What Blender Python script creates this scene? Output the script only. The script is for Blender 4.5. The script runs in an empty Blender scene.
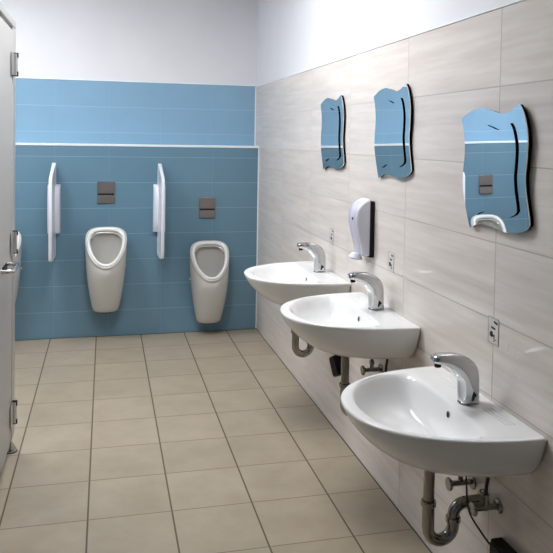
import bpy, bmesh, math, random
from mathutils import Vector, Matrix
random.seed(7)
S = bpy.context.scene
COL = S.collection
PI = math.pi

# ------------------------------------------------------------------ materials
def srgb(r, g, b):
    def f(c):
        c /= 255.0
        return c/12.92 if c <= 0.04045 else ((c+0.055)/1.055)**2.4
    return (f(r), f(g), f(b), 1.0)

class NT:
    def __init__(self, name):
        self.m = bpy.data.materials.new(name); self.m.use_nodes = True
        self.t = self.m.node_tree; self.b = self.t.nodes['Principled BSDF']
    def n(self, typ, **kw):
        nd = self.t.nodes.new(typ)
        for k, v in kw.items():
            setattr(nd, k, v)
        return nd
    def l(self, a, b): self.t.links.new(a, b)
    def math(self, op, a, b=None, c=None):
        nd = self.n('ShaderNodeMath', operation=op)
        for i, v in enumerate((a, b, c)):
            if v is None: continue
            if isinstance(v, (int, float)): nd.inputs[i].default_value = v
            else: self.l(v, nd.inputs[i])
        return nd.outputs[0]
    def mix(self, fac, a, b):
        nd = self.n('ShaderNodeMix', data_type='RGBA')
        for s, v in ((nd.inputs[0], fac), (nd.inputs[6], a), (nd.inputs[7], b)):
            if isinstance(v, (int, float)): s.default_value = v
            elif isinstance(v, tuple): s.default_value = v
            else: self.l(v, s)
        return nd.outputs[2]
    def noise(self, vec, scale, detail=3, rough=.5):
        nd = self.n('ShaderNodeTexNoise'); nd.inputs['Scale'].default_value = scale
        nd.inputs['Detail'].default_value = detail; nd.inputs['Roughness'].default_value = rough
        if vec is not None: self.l(vec, nd.inputs['Vector'])
        return nd.outputs['Fac']
    def bump(self, h, strength, dist=.002):
        nd = self.n('ShaderNodeBump'); nd.inputs['Strength'].default_value = strength
        nd.inputs['Distance'].default_value = dist
        self.l(h, nd.inputs['Height']); self.l(nd.outputs[0], self.b.inputs['Normal'])

def mat(name, c1, c2=None, rough=.4, metal=0, scale=12, spec=.5, bump=0, coat=0):
    k = NT(name); co = k.n('ShaderNodeTexCoord').outputs['Object']
    c2 = c2 or tuple(x*.93 for x in c1[:3])+(1,)
    f = k.noise(co, scale)
    k.l(k.mix(f, c1, c2), k.b.inputs['Base Color'])
    k.b.inputs['Roughness'].default_value = rough
    k.b.inputs['Metallic'].default_value = metal
    k.b.inputs['Specular IOR Level'].default_value = spec
    k.b.inputs['Coat Weight'].default_value = coat
    if bump: k.bump(k.noise(co, 220, 4), bump, .001)
    return k.m

def tile_mat(name, c1, c2, U, V, rough, noise_scale, var=.04, spec=.5, patch=.5):
    """U, V = (axis, size, offset, grout width, grout colour); each a row of joints across that axis"""
    k = NT(name); co = k.n('ShaderNodeTexCoord').outputs['Object']
    xyz = k.n('ShaderNodeSeparateXYZ'); k.l(co, xyz.inputs[0])
    ids, masks = [], []
    for ax, size, off, g, gc in (U, V):
        u = k.math('DIVIDE', k.math('SUBTRACT', xyz.outputs[ax], off), size)
        ids.append(k.math('FLOOR', u))
        fr = k.math('FRACT', u)
        d = k.math('MULTIPLY', k.math('MINIMUM', fr, k.math('SUBTRACT', 1.0, fr)), size)
        mr = k.n('ShaderNodeMapRange', interpolation_type='SMOOTHSTEP')
        mr.inputs['From Min'].default_value = g*.3; mr.inputs['From Max'].default_value = g*.75
        mr.inputs['To Min'].default_value = 1; mr.inputs['To Max'].default_value = 0
        k.l(d, mr.inputs['Value']); masks.append((mr.outputs[0], gc))
    cmb = k.n('ShaderNodeCombineXYZ'); k.l(ids[0], cmb.inputs[0]); k.l(ids[1], cmb.inputs[1])
    wn = k.n('ShaderNodeTexWhiteNoise'); k.l(cmb.outputs[0], wn.inputs['Vector'])
    mp = k.n('ShaderNodeMapping'); k.l(co, mp.inputs['Vector']); mp.inputs['Scale'].default_value = noise_scale
    # shift the pattern per tile
    va = k.n('ShaderNodeVectorMath', operation='MULTIPLY_ADD'); k.l(wn.outputs['Color'], va.inputs[0])
    va.inputs[1].default_value = (9, 9, 9); k.l(mp.outputs[0], va.inputs[2])
    f = k.noise(va.outputs[0], 1.0, 5, .6)
    mr = k.n('ShaderNodeMapRange'); mr.inputs['From Min'].default_value = .5-patch/2; mr.inputs['From Max'].default_value = .5+patch/2
    k.l(f, mr.inputs['Value'])
    col = k.mix(mr.outputs[0], c1, c2)
    hsv = k.n('ShaderNodeHueSaturation'); k.l(col, hsv.inputs['Color'])
    k.l(k.math('ADD', 1-var/2, k.math('MULTIPLY', wn.outputs['Value'], var)), hsv.inputs['Value'])
    col = hsv.outputs[0]
    for m_, gc in masks: col = k.mix(m_, col, gc)
    k.l(col, k.b.inputs['Base Color'])
    mm = k.math('MAXIMUM', masks[0][0], masks[1][0])
    k.l(k.math('ADD', rough, k.math('MULTIPLY', mm, .4)), k.b.inputs['Roughness'])
    k.b.inputs['Specular IOR Level'].default_value = spec
    k.bump(k.math('SUBTRACT', 1.0, mm), .35, .0015)
    return k.m

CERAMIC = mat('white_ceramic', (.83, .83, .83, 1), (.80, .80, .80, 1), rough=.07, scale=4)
URINAL_SHADED = mat('urinal_ceramic_shaded', (.57, .56, .53, 1), (.53, .52, .49, 1), rough=.12, scale=4)  # white ceramic greyed: shade on the down-facing bodies put into the colour
CHROME = mat('chrome', (.60, .61, .62, 1), (.54, .55, .56, 1), rough=.09, metal=1, scale=6)
DULLCHROME = mat('worn_chrome', (.36, .35, .33, 1), (.26, .25, .23, 1), rough=.2, metal=1, scale=30)
STEEL = mat('brushed_steel', (.30, .27, .26, 1), (.24, .22, .21, 1), rough=.42, metal=.85, scale=40)
HINGE = mat('hinge_steel', (.62, .62, .62, 1), rough=.35, metal=.9, scale=30)
BLACK = mat('black_plastic', (.010, .010, .010, 1), rough=.55, scale=20, spec=.2)
MATTE = mat('matte_black', (.008, .008, .008, 1), rough=.95, scale=20, spec=0)
RUBBER = mat('black_rubber', (.02, .02, .02, 1), rough=.6, scale=20)
HOLE = mat('dark_hole', (.006, .006, .006, 1), rough=.6, scale=20)
WHITEPL = mat('white_plastic', srgb(222, 222, 232), srgb(214, 214, 226), rough=.3, scale=6)
LILAC = mat('lilac_white_plastic', srgb(205, 203, 222), srgb(196, 194, 214), rough=.28, scale=6)
DIVIDER = mat('divider_acrylic', srgb(226, 230, 238), srgb(218, 222, 232), rough=.25, scale=5)
PAINT = mat('white_paint', srgb(229, 230, 234), srgb(222, 223, 228), rough=.75, scale=3, bump=.05)
CEILPAINT = mat('ceiling_paint', srgb(232, 232, 232), srgb(226, 226, 226), rough=.8, scale=3)
TRIMW = mat('white_trim', srgb(238, 242, 246), srgb(230, 235, 240), rough=.3, scale=8)
PANEL = mat('cubicle_laminate', srgb(172, 170, 168), srgb(167, 165, 163), rough=.45, scale=3)
ALU = mat('aluminium_profile', srgb(190, 188, 186), srgb(176, 174, 172), rough=.35, metal=.4, scale=30)
SEAL = mat('dark_joint', (.055, .05, .045, 1), rough=.7, scale=30)
STICKER = mat('clear_sticker', srgb(214, 209, 205), srgb(208, 203, 198), rough=.35, scale=10)
INK = mat('black_ink', (.012, .012, .012, 1), rough=.5, scale=30)
INKGREY = mat('grey_ink', (.40, .38, .36, 1), rough=.5, scale=30)
WATER = mat('water_drop', (.9, .9, .9, 1), rough=.02, scale=5)
MIRROR = mat('mirror_silver', (.86, .90, .92, 1), (.85, .89, .91, 1), rough=.005, metal=1, scale=2)
FLOORT = tile_mat('floor_tiles', srgb(172, 160, 142), srgb(153, 141, 121),
                  (0, 1/3, -.2484, .0065, srgb(92, 80, 68)), (1, 1/3, -1.0152, .0042, srgb(112, 99, 85)),
                  .36, (5, 5, 5), var=.07, spec=.4)
BEIGET = tile_mat('beige_wall_tiles', srgb(229, 222, 216), srgb(210, 201, 195),
                  (1, .6982, -3.5673, .004, srgb(168, 161, 154)), (2, .2446, 1.9478-8*.2446, .004, srgb(178, 171, 165)),
                  .13, (5, 2.2, 34), var=.02, spec=.5, patch=.45)
BLUET = tile_mat('blue_wall_tiles', srgb(106, 139, 158), srgb(100, 133, 153),
                 (0, .3965, -.766, .003, srgb(102, 138, 162)), (2, .1958, .002, .003, srgb(128, 162, 184)),
                 .22, (3, 3, 3), var=.03, spec=.45)
BLUEUP = tile_mat('blue_upper_tiles', srgb(136, 173, 200), srgb(130, 168, 196),
                  (0, .3965, -.766, .003, srgb(125, 168, 200)), (2, .1990, 1.9555-10*.199, .003, srgb(146, 186, 212)),
                  .22, (3, 3, 3), var=.03, spec=.45)
def emit(name, col, s):
    k = NT(name); k.b.inputs['Emission Color'].default_value = col
    k.b.inputs['Emission Strength'].default_value = s
    k.b.inputs['Base Color'].default_value = (.8, .8, .8, 1)
    return k.m

# ------------------------------------------------------------------ mesh helpers
def link(name, bm, m, parent=None, loc=None, smooth=True, sub=0, bevel=0, angle=40):
    me = bpy.data.meshes.new(name); bmesh.ops.recalc_face_normals(bm, faces=bm.faces)
    bm.to_mesh(me); bm.free()
    me.materials.append(m)
    for p in me.polygons: p.use_smooth = smooth
    o = bpy.data.objects.new(name, me); COL.objects.link(o)
    if parent: o.parent = parent
    if loc: o.location = loc
    if bevel:
        md = o.modifiers.new('bevel', 'BEVEL'); md.width = bevel; md.segments = 3
        md.limit_method = 'ANGLE'; md.angle_limit = math.radians(35)
    if sub:
        md = o.modifiers.new('sub', 'SUBSURF'); md.levels = sub; md.render_levels = sub
    if smooth and not sub:
        me.set_sharp_from_angle(angle=math.radians(angle))
    return o

def box(bm, x0, x1, y0, y1, z0, z1):
    vs = [bm.verts.new((x, y, z)) for x in (x0, x1) for y in (y0, y1) for z in (z0, z1)]
    for f in ((0, 1, 3, 2), (4, 6, 7, 5), (0, 4, 5, 1), (2, 3, 7, 6), (0, 2, 6, 4), (1, 5, 7, 3)):
        bm.faces.new([vs[i] for i in f])
    return bm
def bx(*a): return box(bmesh.new(), *a)

def loft(bm, rings, cap0=True, cap1=True):
    R = [[bm.verts.new(p) for p in r] for r in rings]
    n = len(R[0])
    for a, b in zip(R, R[1:]):
        for i in range(n):
            j = (i+1) % n
            bm.faces.new((a[i], a[j], b[j], b[i]))
    if cap0: bm.faces.new(R[0])
    if cap1: bm.faces.new(R[-1])
    return R

def spline(pts, k=8):
    P = [Vector(p) for p in pts]; P = [P[0]*2-P[1]]+P+[P[-1]*2-P[-2]]
    out = []
    for i in range(1, len(P)-2):
        for s in range(k):
            t = s/k; a, b, c, d = P[i-1:i+3]
            out.append(.5*((2*b)+(c-a)*t+(2*a-5*b+4*c-d)*t*t+(3*b-a-3*c+d)*t**3))
    out.append(P[-2]); return out

def tube(bm, pts, r, n=14, caps=True):
    P = [Vector(p) for p in pts]; rings = []
    up = None
    for i, p in enumerate(P):
        d = (P[min(i+1, len(P)-1)]-P[max(i-1, 0)]).normalized()
        if up is None:
            up = d.orthogonal().normalized()
        up = (up-d*up.dot(d)).normalized(); s = d.cross(up)
        rr = r[i] if isinstance(r, (list, tuple)) else r
        rings.append([p+(up*math.cos(2*PI*k/n)+s*math.sin(2*PI*k/n))*rr for k in range(n)])
    loft(bm, rings, caps, caps); return bm

def lathe(bm, prof, axis, origin=(0, 0, 0), n=24):
    """prof = [(radius, height along axis)]"""
    ax = Vector(axis).normalized(); u = ax.orthogonal().normalized(); v = ax.cross(u); o = Vector(origin)
    loft(bm, [[o+ax*h+(u*math.cos(2*PI*k/n)+v*math.sin(2*PI*k/n))*max(r, 1e-4) for k in range(n)] for r, h in prof])
    return bm

def prism(bm, outline, fn, d0, d1):
    """outline of 2-D points, fn(a, b, d) -> xyz"""
    loft(bm, [[fn(a, b, d0) for a, b in outline], [fn(a, b, d1) for a, b in outline]])
    return bm

def tag(o, label, cat, group=None, kind=None):
    o['label'] = label; o['category'] = cat
    if group: o['group'] = group
    if kind: o['kind'] = kind
    return o
def thing(name, label, cat, loc, group=None):
    o = bpy.data.objects.new(name, None); COL.objects.link(o); o.location = loc
    o.empty_display_size = .05
    return tag(o, label, cat, group)
def struct(name, bm, m, label, smooth=False, bevel=0):
    o = link(name, bm, m, smooth=smooth, bevel=bevel); o['kind'] = 'structure'; o['label'] = label
    o['category'] = name.split('_')[0]
    return o
def dup(root, loc, label, group=None):
    r = root.copy(); COL.objects.link(r); r.location = loc; r['label'] = label
    if group: r['group'] = group
    for ch in list(root.children):
        c = ch.copy(); COL.objects.link(c); c.parent = r
        for g in list(ch.children):
            d = g.copy(); COL.objects.link(d); d.parent = c
    return r

# ------------------------------------------------------------------ the room
XL, YF, H = -2.8, -7.2, 2.85
LEDGE, TILETOP, REC = 1.4529, 1.9478, .15
struct('floor', bx(XL-.1, .12, YF-.1, REC+.1, -.1, 0), FLOORT, 'beige square tiled washroom floor')
struct('ceiling', bx(XL-.1, .12, YF-.1, REC+.1, H, H+.1), CEILPAINT, 'plain white painted ceiling')
struct('wall_right', bx(.008, .12, YF, REC+.1, 0, H), PAINT, 'white painted upper right wall')
struct('wall_right_tiling', bx(0, .008, YF, REC, 0, TILETOP), BEIGET, 'long beige streaked tiles covering the right wall')
struct('wall_back', bx(XL, .008, REC+.008, REC+.1, 0, H), PAINT, 'white painted wall above the blue tiles')
struct('wall_back_tiling', bx(XL, 0, REC, REC+.008, LEDGE, TILETOP+.0077), BLUEUP, 'blue tiles above the ledge')
struct('wall_back_lower', bx(XL, 0, 0, REC, 0, LEDGE), BLUET, 'blue tiled half-height wall carrying the urinals')
struct('wall_left', bx(XL-.1, XL, YF, REC+.1, 0, H), PAINT, 'white left wall behind the cubicles')
struct('wall_front', bx(XL, .008, YF-.1, YF, 0, H), BLUET, 'unseen wall behind the viewer, tiled blue to darken bounced light')  # out of view; blue finish picked to cut light bouncing back
struct('trim_1', bx(XL, -.0005, -.004, REC, LEDGE, LEDGE+.016), TRIMW, 'white capping along the blue ledge', bevel=.002)
struct('trim_2', bx(XL, -.0005, REC-.004, REC+.008, TILETOP+.0077, TILETOP+.016), TRIMW, 'white edging above the upper blue tiles')
struct('trim_3', bx(-.003, .008, YF, REC, TILETOP, TILETOP+.005), TRIMW, 'white edging above the beige tiles')
struct('trim_4', bx(-.008, -.0005, -.003, 0, 0.004, LEDGE), TRIMW, 'white upright edging in the tiled corner')
struct('trim_5', bx(-.008, -.0005, REC-.004, REC, LEDGE+.016, TILETOP), TRIMW, 'white upright edging in the upper corner')
struct('baseboard_right', bx(-.0045, 0, YF, 0, 0, .002), SEAL, 'dark joint between floor and beige wall')
struct('baseboard_back', bx(XL, 0, -.007, 0, 0, .002), SEAL, 'dark joint between floor and blue wall')

# ------------------------------------------------------------------ urinals
def urinal():
    root = thing('urinal', '', 'urinal', (0, 0, 0), 'wall urinals')
    N = 56
    def ring(cy, cz, w, L, ang, k, lift=0, flat=True):
        T = Vector((0, -math.cos(ang), -math.sin(ang))); Nn = Vector((0, -math.sin(ang), math.cos(ang)))
        out = []
        for i in range(N):
            th = 2*PI*i/N; c, s = math.cos(th), math.sin(th)
            if c < 0:   # upper side, squarer
                t = -abs(c)**.80; x = math.copysign(abs(s)**.62, s)
            else:
                t = c; x = math.copysign(abs(s)**(.62+.25*min(1, c*1.5)), s)
            x *= (1-k*(t+1)/2)
            p = Vector((0, cy, cz))+Vector((1, 0, 0))*(x*w)+T*(L*t)+Nn*lift
            if flat: p.y = min(p.y, -.001)
            out.append(p)
        return out
    A = math.radians(48)
    rim = dict(cy=-.168, cz=.660, w=.179, L=.187, ang=A, k=.40)
    rings = [
        ring(-.080, .165, .082, .065, 0, .1), ring(-.088, .170, .098, .084, 0, .1), ring(-.096, .21, .108, .094, .05, .1),
        ring(-.110, .30, .130, .110, .14, .14), ring(-.124, .40, .149, .132, .30, .18), ring(-.138, .50, .164, .152, .50, .24),
        ring(-.153, .59, .176, .172, .66, .34),
        ring(**rim, lift=-.022), ring(**rim, lift=-.006),
        ring(**{**rim, 'w': .176, 'L': .184}, lift=-.001), ring(**{**rim, 'w': .169, 'L': .177}, lift=0),
        ring(**{**rim, 'w': .150, 'L': .160}, lift=0), ring(**{**rim, 'w': .137, 'L': .148}, lift=-.002),
        ring(**{**rim, 'w': .134, 'L': .144}, lift=-.02), ring(**{**rim, 'w': .137, 'L': .147}, lift=-.045),
        ring(-.125, .585, .128, .122, .62, .26), ring(-.112, .52, .112, .100, .50, .22), ring(-.108, .46, .092, .082, .4, .15),
        ring(-.108, .415, .060, .05, .3, .1), ring(-.108, .402, .02, .02, .3, 0)]
    bm = bmesh.new(); loft(bm, rings)
    body = link('body', bm, URINAL_SHADED, root, smooth=True, sub=1)
    # glazed rim as its own part, left white while the body's grey holds shade
    bm = bmesh.new()
    a = [ring(**{**rim, 'w': w, 'L': L}, lift=l, flat=True) for w, L, l in
         ((.162, .173, -.006), (.1625, .1735, .003), (.159, .170, .0085), (.152, .163, .0105), (.143, .153, .007), (.1355, .146, -.003), (.1350, .1455, -.012))]
    a.append(a[0]); loft(bm, a, False, False); bmesh.ops.remove_doubles(bm, verts=bm.verts, dist=1e-6)
    r = link('rim', bm, CERAMIC, root, sub=1); r['label'] = 'bright white glazed rim'
    # flushing lip that overhangs the bowl at the top
    bm = bmesh.new()
    pts = []
    for i in range(25):
        u = -1+2*i/24
        th = PI+u*.98
        q = ring(**{**rim, 'w': .134, 'L': .144}, lift=-.022)[int(round(th/(2*PI)*N)) % N]
        pts.append(q)
    tube(bm, pts, .0075, 8)
    link('flushing_lip', bm, URINAL_SHADED, root)
    for s in (-1, 1):
        bm = bmesh.new(); lathe(bm, [(0, 0), (.008, 0), (.008, .004), (.005, .006), (0, .006)], (s, 0, 0), (s*.143, -.060, .50), 12)
        link('fixing_cap', bm, CERAMIC, root)
    bm = bmesh.new(); lathe(bm, [(0, 0), (.055, 0), (.055, .012), (0, .012)], (0, 0, 1), (0, -.066, .154), 20)
    o = link('outlet_collar', bm, RUBBER, root); o['label'] = 'dark collar under the bowl'
    bm = bmesh.new(); lathe(bm, [(0, 0), (.016, 0), (.016, .003), (0, .004)], (0, -.35, 1), (0, -.108, .4035), 16)
    link('drain_grate', bm, CHROME, root)
    return root
UX = (-1.180, -.402, -1.930)
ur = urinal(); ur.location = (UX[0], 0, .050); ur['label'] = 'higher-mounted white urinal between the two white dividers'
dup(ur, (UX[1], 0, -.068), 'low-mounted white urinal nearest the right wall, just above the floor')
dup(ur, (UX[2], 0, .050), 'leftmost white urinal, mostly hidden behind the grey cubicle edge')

def plate():
    root = thing('flush_plate', '', 'flush plate', (0, 0, 0), 'flush plates')
    link('backplate', bx(-.064, .064, -.008, 0, -.081, .081), STEEL, root, bevel=.003)
    link('upper_cover', bx(-.062, .062, -.014, -.008, -.006, .079), STEEL, root, bevel=.002)
    link('lower_cover', bx(-.062, .062, -.014, -.008, -.079, -.020), STEEL, root, bevel=.002)
    o = link('sensor_window', bx(-.060, .060, -.012, -.008, -.020, -.006), BLACK, root); o['label'] = 'black sensor strip'
    bm = bx(-.063, .063, -.015, -.008, .079, .0825); link('top_edge', bm, CHROME, root)
    return root
pl = plate(); pl.location = (-1.184, 0, 1.100); pl['label'] = 'dark steel flush plate above the higher middle urinal'
dup(pl, (-.411, 0, .980), 'lower dark steel flush plate above the low urinal nearest the corner')
dup(pl, (-1.98, 0, 1.100), 'dark steel flush plate seen only in the nearest mirror, over the hidden urinal')

def divider():
    root = thing('urinal_divider', '', 'urinal divider', (0, 0, 0), 'urinal dividers')
    # side view outline (distance from wall, height) with rounded corners
    raw = [(.012, .64), (.05, .625), (.30, .632), (.385, .65), (.40, .685), (.40, 1.205), (.385, 1.232), (.05, 1.322), (.028, 1.326), (.012, 1.305)]
    bm = bmesh.new()
    def sec(sx, inset):
        cx, cz = .21, .95; out = []
        for d, z in raw:
            out.append((d+(cx-d)*inset*1.8, z+(cz-z)*inset))
        return [Vector((sx*(1.0+.35*(1-min(1, d/.42))), -d, z)) for d, z in out]
    loft(bm, [sec(-.009, .03), sec(-.0115, .008), sec(-.008, 0), sec(.008, 0), sec(.0115, .008), sec(.009, .03)])
    link('panel', bm, DIVIDER, root, bevel=.003, angle=50)
    bm = bmesh.new()
    def br(x, s): return [Vector((x, -d, z)) for d, z in ((.0, .80), (.045*s+.01, .80), (.085*s, .86), (.10*s, .95), (.10*s, 1.07), (.06*s, 1.15), (.0, 1.165))]
    loft(bm, [br(-.046, .6), br(-.040, .85), br(-.02, 1.05), br(.02, 1.05), br(.040, .85), br(.046, .6)])
    link('mounting_bracket', bm, DIVIDER, root, bevel=.004, angle=50)
    return root
dv = divider(); dv.location = (-.785, 0, 0); dv['label'] = 'white urinal divider between the middle urinal and the low right urinal'
dup(dv, (-1.560, 0, 0), 'white urinal divider left of the middle urinal, nearer the cubicle')
dup(dv, (-2.43, 0, 0), 'white urinal divider beside the hidden urinal, seen only in the nearest mirror')

# ------------------------------------------------------------------ sinks
W, D = .322, .475
def outline(d, w, xb, z, e=2/2.25, nf=44, nb=14):
    out = []
    for i in range(nf+1):
        t = PI*(.45*(.5-.5*math.cos(PI*i/nf))+.55*i/nf) if 2 <= i <= nf-2 else PI*(0, .004, 0, 0)[i] if i < 2 else PI*(1-(.004 if i == nf-1 else 0))
        c, s = math.cos(t), math.sin(t)
        out.append(Vector((xb-(d+xb)*abs(s)**e, w*math.copysign(abs(c)**e, c), z)))
    for i in range(1, nb):
        out.append(Vector((xb, -w+2*w*i/nb, z)))
    return out
def circle_like(n_front, nb, cx, r, z):
    n = n_front+nb; out = []
    for i in range(n):
        # keep the same start (+y) and direction (towards -x, then -y, then back)
        if i <= n_front: t = PI*i/n_front
        else: t = PI+PI*(i-n_front)/nb
        out.append(Vector((cx-r*math.sin(t), r*math.cos(t), z)))
    return out
def sink():
    root = thing('sink', '', 'sink', (0, 0, 0), 'white wall sinks')
    bm = bmesh.new()
    o = outline
    rings = [o(.24, .12, -.002, -.168), o(.275, .165, -.002, -.166), o(.315, .21, -.002, -.158), o(.37, .262, -.001, -.130), o(.422, .297, -.001, -.090),
             o(.455, .315, -.001, -.05), o(.468, .322, -.001, -.024), o(.474, .3255, -.001, -.012), o(.475, .326, -.001, -.006), o(.472, .324, -.002, -.001), o(.466, .319, -.004, .0005),
             o(.452, .305, -.02, 0), o(.442, .293, -.09, -.0008), o(.436, .285, -.131, -.0015), o(.430, .279, -.138, -.0045), o(.424, .272, -.142, -.012),
             o(.412, .259, -.146, -.035), o(.394, .239, -.152, -.066), o(.368, .208, -.160, -.092), o(.33, .165, -.168, -.111), o(.285, .105, -.172, -.122),
             circle_like(44, 14, -.210, .030, -.126), circle_like(44, 14, -.210, .024, -.128)]
    for k in range(13, 21):          # soften the two back corners of the bowl
        r = rings[k]; n = len(r)
        for it in range(min(14, 3*(k-12))):
            q = [p.copy() for p in r]
            for c in (0, 44):
                for d in range(-6, 7):
                    i = (c+d) % n; r[i] = q[i]*.4+(q[(i-1) % n]+q[(i+1) % n])*.3
    loft(bm, rings)
    link('basin', bm, CERAMIC, root, sub=1)
    bm = bmesh.new(); nx = Vector((-1, 0, .16)).normalized()
    lathe(bm, [(.0, -.004), (.011, -.004), (.011, .001), (.0095, .0015), (.009, -.001), (0, -.001)], nx, (-.1472, -.025, -.036), 20)
    ov = link('overflow_ring', bm, CHROME, root)
    bm = bmesh.new(); lathe(bm, [(0, -.002), (.0088, -.002), (.0088, .001), (0, .001)], nx, (-.1474, -.025, -.036), 20)
    h = link('overflow_hole', bm, HOLE, ov); h['label'] = 'black overflow opening'
    bm = bmesh.new(); lathe(bm, [(0, 0), (.030, 0), (.030, .003), (.022, .004), (.020, .0025), (0, .0035)], (0, 0, 1), (-.210, 0, -.1285), 24)
    link('drain', bm, CHROME, root)
    # raised soap-shelf ridges pressed into the deck beside the tap
    for y0, y1 in ((-.22, -.09), (.09, .22)):
        bm = bmesh.new()
        for k in range(3): tube(bm, [(-.038-k*.013, y0, .0002), (-.038-k*.013, y1, .0002)], .0022, 6)
        link('soap_shelf', bm, CERAMIC, root)
    return root
SINKS = [(-3.540, .716), (-2.725, .811), (-1.915, .820)]
sk = sink(); sk.location = (0, SINKS[0][0], SINKS[0][1]); sk['label'] = 'nearest white wall sink, hung lower than the other two'
dup(sk, (0, SINKS[1][0], SINKS[1][1]), 'middle white wall sink in the row of three, below the soap dispenser')
dup(sk, (0, SINKS[2][0], SINKS[2][1]), 'farthest white wall sink, closest to the blue wall')

def faucet():
    root = thing('faucet', '', 'faucet', (0, 0, 0), 'sensor faucets')
    bm = bmesh.new(); rings = []
    secs = [(0, 0, 0, .031, .027), (0, .004, 0, .032, .0275), (-.001, .042, 2, .0315, .027), (-.002, .072, 5, .0330, .027), (-.006, .092, 16, .0370, .0265), (-.016, .108, 36, .0390, .026),
            (-.034, .122, 57, .0335, .0255), (-.057, .133, 71, .0265, .0250), (-.081, .1400, 79, .0205, .0245), (-.104, .1430, 85, .0165, .0235), (-.119, .1430, 90, .0140, .022), (-.126, .1425, 93, .009, .017)]
    for cx, cz, a, t, w in secs:
        a = math.radians(a); n = Vector((math.cos(a), 0, math.sin(a)))
        r = []
        for k in range(24):
            th = 2*PI*k/24; c, s = math.cos(th), math.sin(th); e = .66
            r.append(Vector((cx, 0, cz))+n*t*math.copysign(abs(c)**e, c)+Vector((0, w, 0))*math.copysign(abs(s)**e, s))
        rings.append(r)
    loft(bm, rings); link('spout_body', bm, CHROME, root, sub=1)
    bm = bmesh.new(); lathe(bm, [(0, 0), (.0105, 0), (.0115, .014), (0, .014)], (-.1, 0, 1), (-.106, 0, .118), 16)
    o = link('aerator', bm, BLACK, root); o['label'] = 'dark aerator under the spout tip'
    bm = bmesh.new(); lathe(bm, [(0, 0), (.034, 0), (.033, .003), (0, .003)], (0, 0, 1), (0, 0, -.0005), 24)
    link('base_ring', bm, CHROME, root)
    # small mixing lever low on the side, with a black notch
    bm = bmesh.new(); prism(bm, [(-.003, .012), (.010, .018), (.012, .032), (.004, .042), (-.001, .03)], lambda a, b, d: Vector((a, d, b)), -.0290, -.018)
    n = link('lever_notch', bm, BLACK, root, bevel=.001); n['label'] = 'black notch of the mixing lever'
    bm = bmesh.new(); tube(bm, [(.006, -.026, .018), (.017, -.033, .030)], .004, 8)
    link('mixing_lever', bm, CHROME, root)
    return root
fc = faucet(); fc.location = (-.083, SINKS[0][0]-.030, SINKS[0][1]+.0005); fc['label'] = 'chrome sensor faucet on the nearest, lowest sink'
dup(fc, (-.064, SINKS[1][0]-.008, SINKS[1][1]+.0005), 'chrome sensor faucet on the middle sink')
dup(fc, (-.068, SINKS[2][0]-.004, SINKS[2][1]+.0005), 'chrome sensor faucet on the farthest sink')

# ------------------------------------------------------------------ plumbing under the sinks
def trap():
    root = thing('drain_trap', '', 'pipe', (0, 0, 0), 'sink drain traps')
    bm = bmesh.new(); tube(bm, [(-.195, 0, -.166), (-.195, 0, -.335)], .0175, 18); link('tailpiece', bm, DULLCHROME, root)
    bm = bmesh.new(); lathe(bm, [(.0, 0), (.026, 0), (.026, .022), (.031, .026), (.031, .03), (0, .03)], (0, 0, 1), (-.195, 0, -.197), 20); link('outlet_collar', bm, DULLCHROME, root)
    bm = bmesh.new()
    P = [(-.195, 0, -.315)]+[(-.152-.043*math.cos(a), 0, -.404-.043*math.sin(a)) for a in [PI*k/10 for k in range(11)]]+[(-.109, 0, -.380)]
    tube(bm, P, .0195, 18); link('u_bend', bm, DULLCHROME, root)
    bm = bmesh.new()
    P = [(-.109, 0, -.387), (-.109, 0, -.380)]+[(-.069-.040*math.cos(a), 0, -.375+.040*math.sin(a)) for a in [PI/2*k/6 for k in range(7)]]+[(-.004, 0, -.335)]
    tube(bm, P, .0185, 18); link('wall_pipe', bm, DULLCHROME, root)
    for o_ in ((-.195, 0, -.332), (-.109, 0, -.393)):
        bm = bmesh.new(); lathe(bm, [(.019, 0), (.0235, 0), (.0245, .004), (.0245, .013), (.0235, .017), (.019, .017)], (0, 0, 1), o_, 12); link('slip_nut', bm, DULLCHROME, root)
    bm = bmesh.new(); lathe(bm, [(.0, 0), (.034, 0), (.032, .006), (.022, .012), (0, .012)], (-1, 0, 0), (-.001, 0, -.335), 22); link('wall_flange', bm, DULLCHROME, root)
    return root
tr = trap(); tr.location = (0, SINKS[0][0], SINKS[0][1]); tr['label'] = 'worn chrome drain trap under the nearest sink'
dup(tr, (0, SINKS[1][0], SINKS[1][1]), 'worn chrome drain trap under the middle sink')
dup(tr, (0, SINKS[2][0], SINKS[2][1]+.004), 'worn chrome drain trap with its bend showing under the farthest sink')

def valve():
    root = thing('shutoff_valve', '', 'valve', (0, 0, 0), 'shutoff valves')
    bm = bmesh.new(); lathe(bm, [(0, 0), (.024, 0), (.022, .005), (.012, .009), (0, .009)], (-1, 0, 0), (-.001, 0, 0), 18); link('wall_flange', bm, DULLCHROME, root)
    bm = bmesh.new(); tube(bm, [(-.006, 0, 0), (-.075, 0, 0)], .0095, 12); tube(bm, [(-.045, 0, -.002), (-.045, 0, .028)], .0085, 12); link('valve_body', bm, DULLCHROME, root)
    bm = bmesh.new(); tube(bm, [(-.070, 0, 0), (-.082, 0, 0)], .006, 10)
    lathe(bm, [(.006, 0), (.020, .001), (.0225, .006), (.020, .011), (.006, .012)], (-1, 0, 0), (-.080, 0, 0), 10)
    link('hand_wheel', bm, DULLCHROME, root)
    bm = bmesh.new(); lathe(bm, [(.0, 0), (.0115, 0), (.0115, .016), (0, .016)], (0, 0, 1), (-.045, 0, .026), 6); link('hex_nut', bm, DULLCHROME, root, angle=20)
    bm = bmesh.new(); tube(bm, spline([(-.045, 0, .04), (-.044, 0, .065), (-.04, 0, .09), (-.04, 0, .118)]), .0055, 8); h = link('supply_hose', bm, RUBBER, root)
    return root
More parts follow.
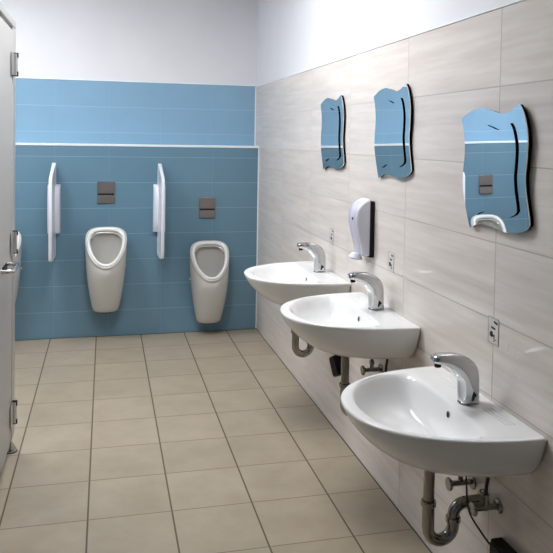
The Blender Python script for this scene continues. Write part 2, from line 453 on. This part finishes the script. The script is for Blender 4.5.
vl = valve(); vl.location = (0, SINKS[0][0]+.075, .405); vl['label'] = 'shutoff valve under the nearest sink, far side of its trap'
dup(vl, (0, SINKS[0][0]-.085, .405), 'shutoff valve under the nearest sink, near side beside the black box')
dup(vl, (0, SINKS[1][0]+.075, .520), 'shutoff valve under the middle sink, far side of its trap')
dup(vl, (0, SINKS[1][0]-.085, .520), 'shutoff valve under the middle sink, nearer the viewer')

def power_box(loc, rotx, label, cable):
    root = thing('power_box', label, 'power box', loc, 'faucet power boxes')
    b = link('housing', bx(-.042, -.001, -.055, .055, -.035, .035), BLACK, root, bevel=.006)
    c = link('lid', bx(-.048, -.040, -.048, .048, -.028, .028), BLACK, root, bevel=.003)
    bm = bmesh.new(); tube(bm, spline(cable), .003, 8); link('cable', bm, RUBBER, root)
    return root

# ------------------------------------------------------------------ mirrors
OUT = [(0.2052,0.1634),(0.1727,0.1755),(0.1264,0.1889),(0.0653,0.194),(0.0162,0.186),(-0.0218,0.1767),(-0.0529,0.1728),(-0.088,0.1775),(-0.1183,0.1869),(-0.1427,0.1999),
       (-0.1616,0.1805),(-0.1741,0.157),(-0.1853,0.1246),(-0.19,0.0925),(-0.1884,0.0603),(-0.1841,0.0188),(-0.1793,-0.0138),(-0.183,-0.0552),(-0.193,-0.0959),(-0.2027,-0.1317),(-0.2052,-0.1516),
       (-0.19,-0.1646),(-0.1613,-0.1758),(-0.1232,-0.1838),(-0.0762,-0.1862),(-0.0212,-0.1815),(0.0268,-0.1774),(0.0705,-0.1786),(0.1071,-0.1873),(0.1404,-0.1999),
       (0.1548,-0.1726),(0.1722,-0.1312),(0.1877,-0.089),(0.1938,-0.0568),(0.1916,-0.013),(0.1828,0.0308),(0.1806,0.0742),(0.1873,0.1175)]
CORN = [0, 9, 20, 29]
def smooth_outline(pts, corners, k=5):
    out = []; n = len(pts)
    for a, b in zip(corners, corners[1:]+[corners[0]+n]):
        seg = [pts[i % n] for i in range(a, b+1)]
        sp = spline([(p[0], p[1], 0) for p in seg], k)
        out += [(v.x, v.y) for v in sp[:-1]]
    return out
OS = smooth_outline(OUT, CORN)
INNER = smooth_outline([(y*.70-.005, z*.74-.004) for y, z in OUT], CORN)
def mirror():
    root = thing('mirror', '', 'mirror', (0, 0, 0), 'wavy mirrors')
    f = lambda a, b, d: Vector((d, a, b))
    g = link('glass', prism(bmesh.new(), OS, f, -.016, -.0125), MIRROR, root, angle=20)
    o = link('backing', prism(bmesh.new(), [(a*.985, b*.985) for a, b in OS], f, -.0125, -.001), MATTE, root, angle=20); o['label'] = 'black backing board'
    o2 = link('raised_glass', prism(bmesh.new(), INNER, f, -.0215, -.0213), MIRROR, root, angle=20)
    o3 = link('spacer', prism(bmesh.new(), [(a*.992+.0002, b*.992) for a, b in INNER], f, -.0213, -.016), MATTE, o2, angle=20); o3['label'] = 'black spacer edge'
    return root
mr = mirror(); mr.location = (-.0015, -3.566, 1.4443); mr.rotation_euler = (0, -.017, -.007); mr['label'] = 'wavy-edged mirror above the nearest sink, hung lowest and reflecting a flush plate'
mm_ = dup(mr, (0, -2.743, 1.562), 'wavy-edged mirror in the middle of the three, above the middle sink'); mm_.rotation_euler = (0, -.015, 0)
mm_ = dup(mr, (0, -1.922, 1.562), 'wavy-edged mirror farthest from the viewer, nearest the blue wall'); mm_.rotation_euler = (0, -.008, 0)

# ------------------------------------------------------------------ soap dispenser
def soap():
    root = thing('soap_dispenser', 'white wall soap dispenser with black back plate above the middle sink', 'soap dispenser', (0, -2.475, 1.0))
    # side outline: (depth, height)
    front = [(.022, .0), (.054, .004), (.060, .03), (.066, .06), (.080, .105), (.088, .15), (.088, .19), (.078, .222), (.058, .245), (.036, .258), (.022, .262)]
    fs = [(v.x, v.y) for v in spline([(a, b, 0) for a, b in front], 4)]
    bm = bmesh.new()
    rings = []
    for y, sc in ((-.058, .80), (-.054, .93), (-.044, .985), (-.02, 1.0), (.02, 1.0), (.044, .985), (.054, .93), (.058, .80)):
        rings.append([Vector((-(.022+(d-.022)*sc), y, .128+(z-.128)*(.5+.5*sc))) for d, z in fs])
    loft(bm, rings); link('cover', bm, WHITEPL, root, angle=60)
    # narrow lilac front band following the nose
    bm = bmesh.new()
    rings = []
    band = [p for p in fs if p[0] > .05]
    for y, o in ((-.048, -.004), (-.042, .001), (0, .005), (.042, .001), (.048, -.004)):
        rings.append([Vector((-(d+o), y, z)) for d, z in band]+[Vector((-(band[-1][0]-.012), y, band[-1][1]-.012)), Vector((-(band[0][0]-.010), y, band[0][1]+.006))])
    loft(bm, rings); link('front_band', bm, LILAC, root, angle=60)
    link('back_plate', bx(-.022, -.0005, -.062, .062, -.004, .252), BLACK, root, bevel=.003)
    bm = bmesh.new(); lathe(bm, [(0, 0), (.024, 0), (.032, .005), (.031, .012), (.020, .028), (0, .030)], (.2, 0, 1), (-.070, 0, -.018), 20)
    link('nozzle', bm, WHITEPL, root)
    bm = bmesh.new(); lathe(bm, [(0, 0), (.006, 0), (.006, .004), (0, .004)], (-1, 0, 0), (-.0905, -.020, .172), 14)
    o = link('sight_window', bm, BLACK, root); o['label'] = 'small dark sight window'
    return root
soap()

# ------------------------------------------------------------------ instruction stickers
def sticker():
    root = thing('instruction_sticker', '', 'sticker', (0, 0, 0), 'faucet instruction stickers')
    link('sheet', bx(-.0012, -.0002, -.031, .031, -.042, .042), STICKER, root)
    bm = bmesh.new(); x0, x1 = -.0018, -.0010
    for a in ((-.031, .031, .0395, .042), (-.031, .031, -.042, -.0395), (-.031, -.0285, -.042, .042), (.0285, .031, -.042, .042)):
        box(bm, x0, x1, *a)
    o = link('border', bm, INKGREY, root); o['label'] = 'thin grey printed border'
    bm = bmesh.new()
    # hand-over-sensor pictograms: two bars, a tap shape and dots (y grows away from the viewer)
    def bar(ya, za, yb, zb, t):
        d = Vector((0, yb-ya, zb-za)).normalized(); n = Vector((0, -d.z, d.y))*t
        A, B = Vector((0, ya, za)), Vector((0, yb, zb))
        r = [A+n, B+n, B-n, A-n]
        loft(bm, [[p+Vector((x0, 0, 0)) for p in r], [p+Vector((x1, 0, 0)) for p in r]])
    bar(-.024, .026, -.004, .030, .0035)
    bar(-.012, .008, .012, .010, .0030)
    lathe(bm, [(.0065, 0), (.0095, 0), (.0095, -.0008), (.0065, -.0008)], (1, 0, 0), (-.001, .010, -.012), 16)
    bar(.010, -.012, -.006, -.016, .0022); bar(-.006, -.010, -.006, -.026, .0022)
    for k in range(3): bar(-.018+k*.006, -.024-k*.003, -.014+k*.006, -.026-k*.003, .0014)
    o = link('pictogram', bm, INK, root); o['label'] = 'black printed pictogram'
    return root
st = sticker(); st.location = (0, -3.568, .936); st['label'] = 'small instruction sticker on the tile seam behind the nearest faucet'
dup(st, (0, -2.735, 1.012), 'small instruction sticker right of the soap dispenser, above the middle faucet')
dup(st, (0, -1.914, 1.010), 'small instruction sticker left of the soap dispenser, by the farthest faucet')

# power boxes for the sensor faucets
power_box((0, -3.705, .288), 0, 'black power box low on the wall under the nearest sink',
          [(-.030, .053, .0), (-.05, .085, .03), (-.080, .118, .09), (-.09, .12, .18), (-.095, .12, .257)])
b2 = power_box((0, 0, 0), 0, 'black power box dangling on its cable under the middle sink',
          [(-.020, 0, .033), (-.020, .006, .05), (-.020, .012, .075), (-.018, .014, .10), (-.018, .014, .125)])
b2.location = (-.170, -2.59, .530); b2.scale = (.8, .8, .8); b2.rotation_euler = (math.radians(62), 0, math.radians(15))
for c in b2.children:
    if c.name.startswith('cable'):
        c.matrix_basis = Matrix.Rotation(math.radians(-62), 4, 'X')

# water specks splashed on the tiles
bm = bmesh.new()
for cy, cz, n, sy, sz in ((-3.66, .90, 12, .05, .02), (-2.86, .985, 14, .06, .03), (-3.73, .83, 4, .04, .02)):
    for k in range(n):
        y, z = random.gauss(cy, sy*.6), random.gauss(cz, sz*.6); r = random.uniform(.0012, .003)
        bmesh.ops.create_icosphere(bm, subdivisions=1, radius=r, matrix=Matrix.Translation((-.0004, y, z)) @ Matrix.Diagonal((.5, 1, 1.6, 1)))
o = link('water_splash', bm, WATER); tag(o, 'clear water specks splashed on the beige tiles above the sinks', 'water', kind='stuff')

# ------------------------------------------------------------------ toilet cubicle on the left
CX, CYE = -1.61, -1.935
cub = thing('toilet_cubicle', 'light grey toilet cubicle frame with end panel at the left edge', 'cubicle', (CX, CYE, 0))
def cpart(name, m, a, bevel=.002):
    x0, x1, y0, y1, z0, z1 = a
    return link(name, bx(x0-CX, x1-CX, y0-CYE, y1-CYE, z0, z1), m, cub, bevel=bevel)
cpart('corner_post', ALU, (CX-.035, CX, CYE-.102, CYE, .085, 2.03), .004)
cpart('top_rail', ALU, (CX-.04, CX+.002, -3.9, CYE, 2.03, 2.068), .004)
cpart('end_panel', PANEL, (XL+.001, CX-.036, CYE-.024, CYE-.006, .10, 2.03))
cpart('front_panel', PANEL, (CX-.026, CX-.006, -3.9, -2.86, .10, 2.03))
def foot(y, x=CX-.018):
    bm = bmesh.new(); lathe(bm, [(0, 0), (.030, 0), (.031, .006), (.027, .016), (.015, .036), (.0085, .046), (.0085, .088), (0, .088)], (0, 0, 1), (x-CX, y-CYE, 0), 24)
    o = link('support_foot', bm, CHROME, cub); o['label'] = 'chrome support foot'
    bm = bmesh.new(); lathe(bm, [(0, 0), (.033, 0), (.033, .004), (0, .004)], (0, 0, 1), (x-CX, y-CYE, 0), 24)
    link('rubber_pad', bm, RUBBER, o)
foot(-1.965, CX-.016); foot(-3.7)

dr = thing('cubicle_door', 'light grey closed cubicle door with steel hinges and lever handle', 'door', (CX, -1.975, .09))
def dpart(name, m, a, bevel=.002, par=None):
    x0, x1, y0, y1, z0, z1 = a
    return link(name, bx(x0-CX, x1-CX, y0+1.975, y1+1.975, z0-.09, z1-.09), m, par or dr, bevel=bevel)
dpart('door_leaf', PANEL, (CX-.025, CX-.003, -2.85, -2.041, .085, 2.014))
for z in (1.855, 1.025, .215):
    dz = z-.09
    h = dpart('hinge', HINGE, (CX+.0005, CX+.005, -2.112, -2.018, z-.052, z+.052), .002)
    bm = bmesh.new(); tube(bm, [(.010, -.058, dz-.050), (.010, -.058, dz+.050)], .011, 14)
    link('hinge_barrel', bm, HINGE, h)
    for q in (-1, 1):
        bm = bmesh.new(); tube(bm, [(.011, -.055, dz+q*.043-.011), (.011, -.055, dz+q*.043+.011)], .0125, 14)
        k = link('hinge_cap', bm, BLACK, h); k['label'] = 'black hinge end cap'
bm = bmesh.new()
HY, HZ = -2.20+1.975, .950-.09
tube(bm, spline([(-.003, HY, HZ), (.022, HY+.001, HZ), (.040, HY-.012, HZ), (.045, HY-.04, HZ), (.045, HY-.15, HZ), (.040, HY-.178, HZ), (.022, HY-.191, HZ), (-.003, HY-.19, HZ)], 6), .0095, 12)
hd = link('handle', bm, CHROME, dr); hd['label'] = 'chrome pull handle'
pm = link('handle_plate', bx(-.003, .002, HY-.165, HY-.03, HZ-.014, HZ+.014), BLACK, dr, bevel=.002); pm['label'] = 'black handle plate'

# ------------------------------------------------------------------ ceiling lights
def ceiling_light(x, y, sx, sy, m, label):
    root = thing('ceiling_light', label, 'ceiling light', (x, y, H), 'ceiling light panels')
    bm = bmesh.new()
    for a in ((-sx/2-.02, sx/2+.02, -sy/2-.02, -sy/2), (-sx/2-.02, sx/2+.02, sy/2, sy/2+.02), (-sx/2-.02, -sx/2, -sy/2, sy/2), (sx/2, sx/2+.02, -sy/2, sy/2)):
        box(bm, *a, -.03, -.001)
    link('frame', bm, TRIMW, root, smooth=False)
    link('diffuser', bx(-sx/2, sx/2, -sy/2, sy/2, -.022, -.002), m, root, smooth=False)
    return root
ceiling_light(-1.05, -2.3, .6, 1.2, emit('lamp_glow', (.97, .985, 1, 1), 21), 'long ceiling light panel over the floor before the urinals')
ceiling_light(-2.15, -1.1, .6, .6, emit('lamp_glow_side', (.97, .985, 1, 1), 27), 'square ceiling light panel over the leftmost urinal')

# ------------------------------------------------------------------ world, camera, view
w = bpy.data.worlds.new('world'); S.world = w; w.use_nodes = True
w.node_tree.nodes['Background'].inputs[0].default_value = (.5, .52, .55, 1)
w.node_tree.nodes['Background'].inputs[1].default_value = .2

cam = bpy.data.cameras.new('camera'); co = bpy.data.objects.new('camera', cam); COL.objects.link(co)
F, PX, PY = 712.6813, 280.7511, 164.0735
yaw, pitch, roll = -.2414, -.0352, -.0162
cam.sensor_fit = 'HORIZONTAL'; cam.sensor_width = 36; cam.lens = F/553*36
cam.shift_x = (276.5-PX)/553; cam.shift_y = (PY-276.5)/553
cam.clip_start = .02
Rz = Matrix.Rotation(yaw, 3, 'Z'); Rx = Matrix.Rotation(pitch, 3, 'X'); Ry = Matrix.Rotation(roll, 3, 'Y')
M = Rz @ Rx @ Ry
B = Matrix(((1, 0, 0), (0, 0, -1), (0, 1, 0)))   # camera axes (right, up, back) in the look-along-Y frame
co.matrix_world = Matrix.Translation((-1.1902, -5.565, 1.5289)) @ (M @ B).to_4x4()
S.camera = co
S.view_settings.view_transform = 'Standard'; S.view_settings.look = 'None'
S.view_settings.gamma = 1; S.view_settings.use_curve_mapping = False
S.view_settings.exposure = 0.08
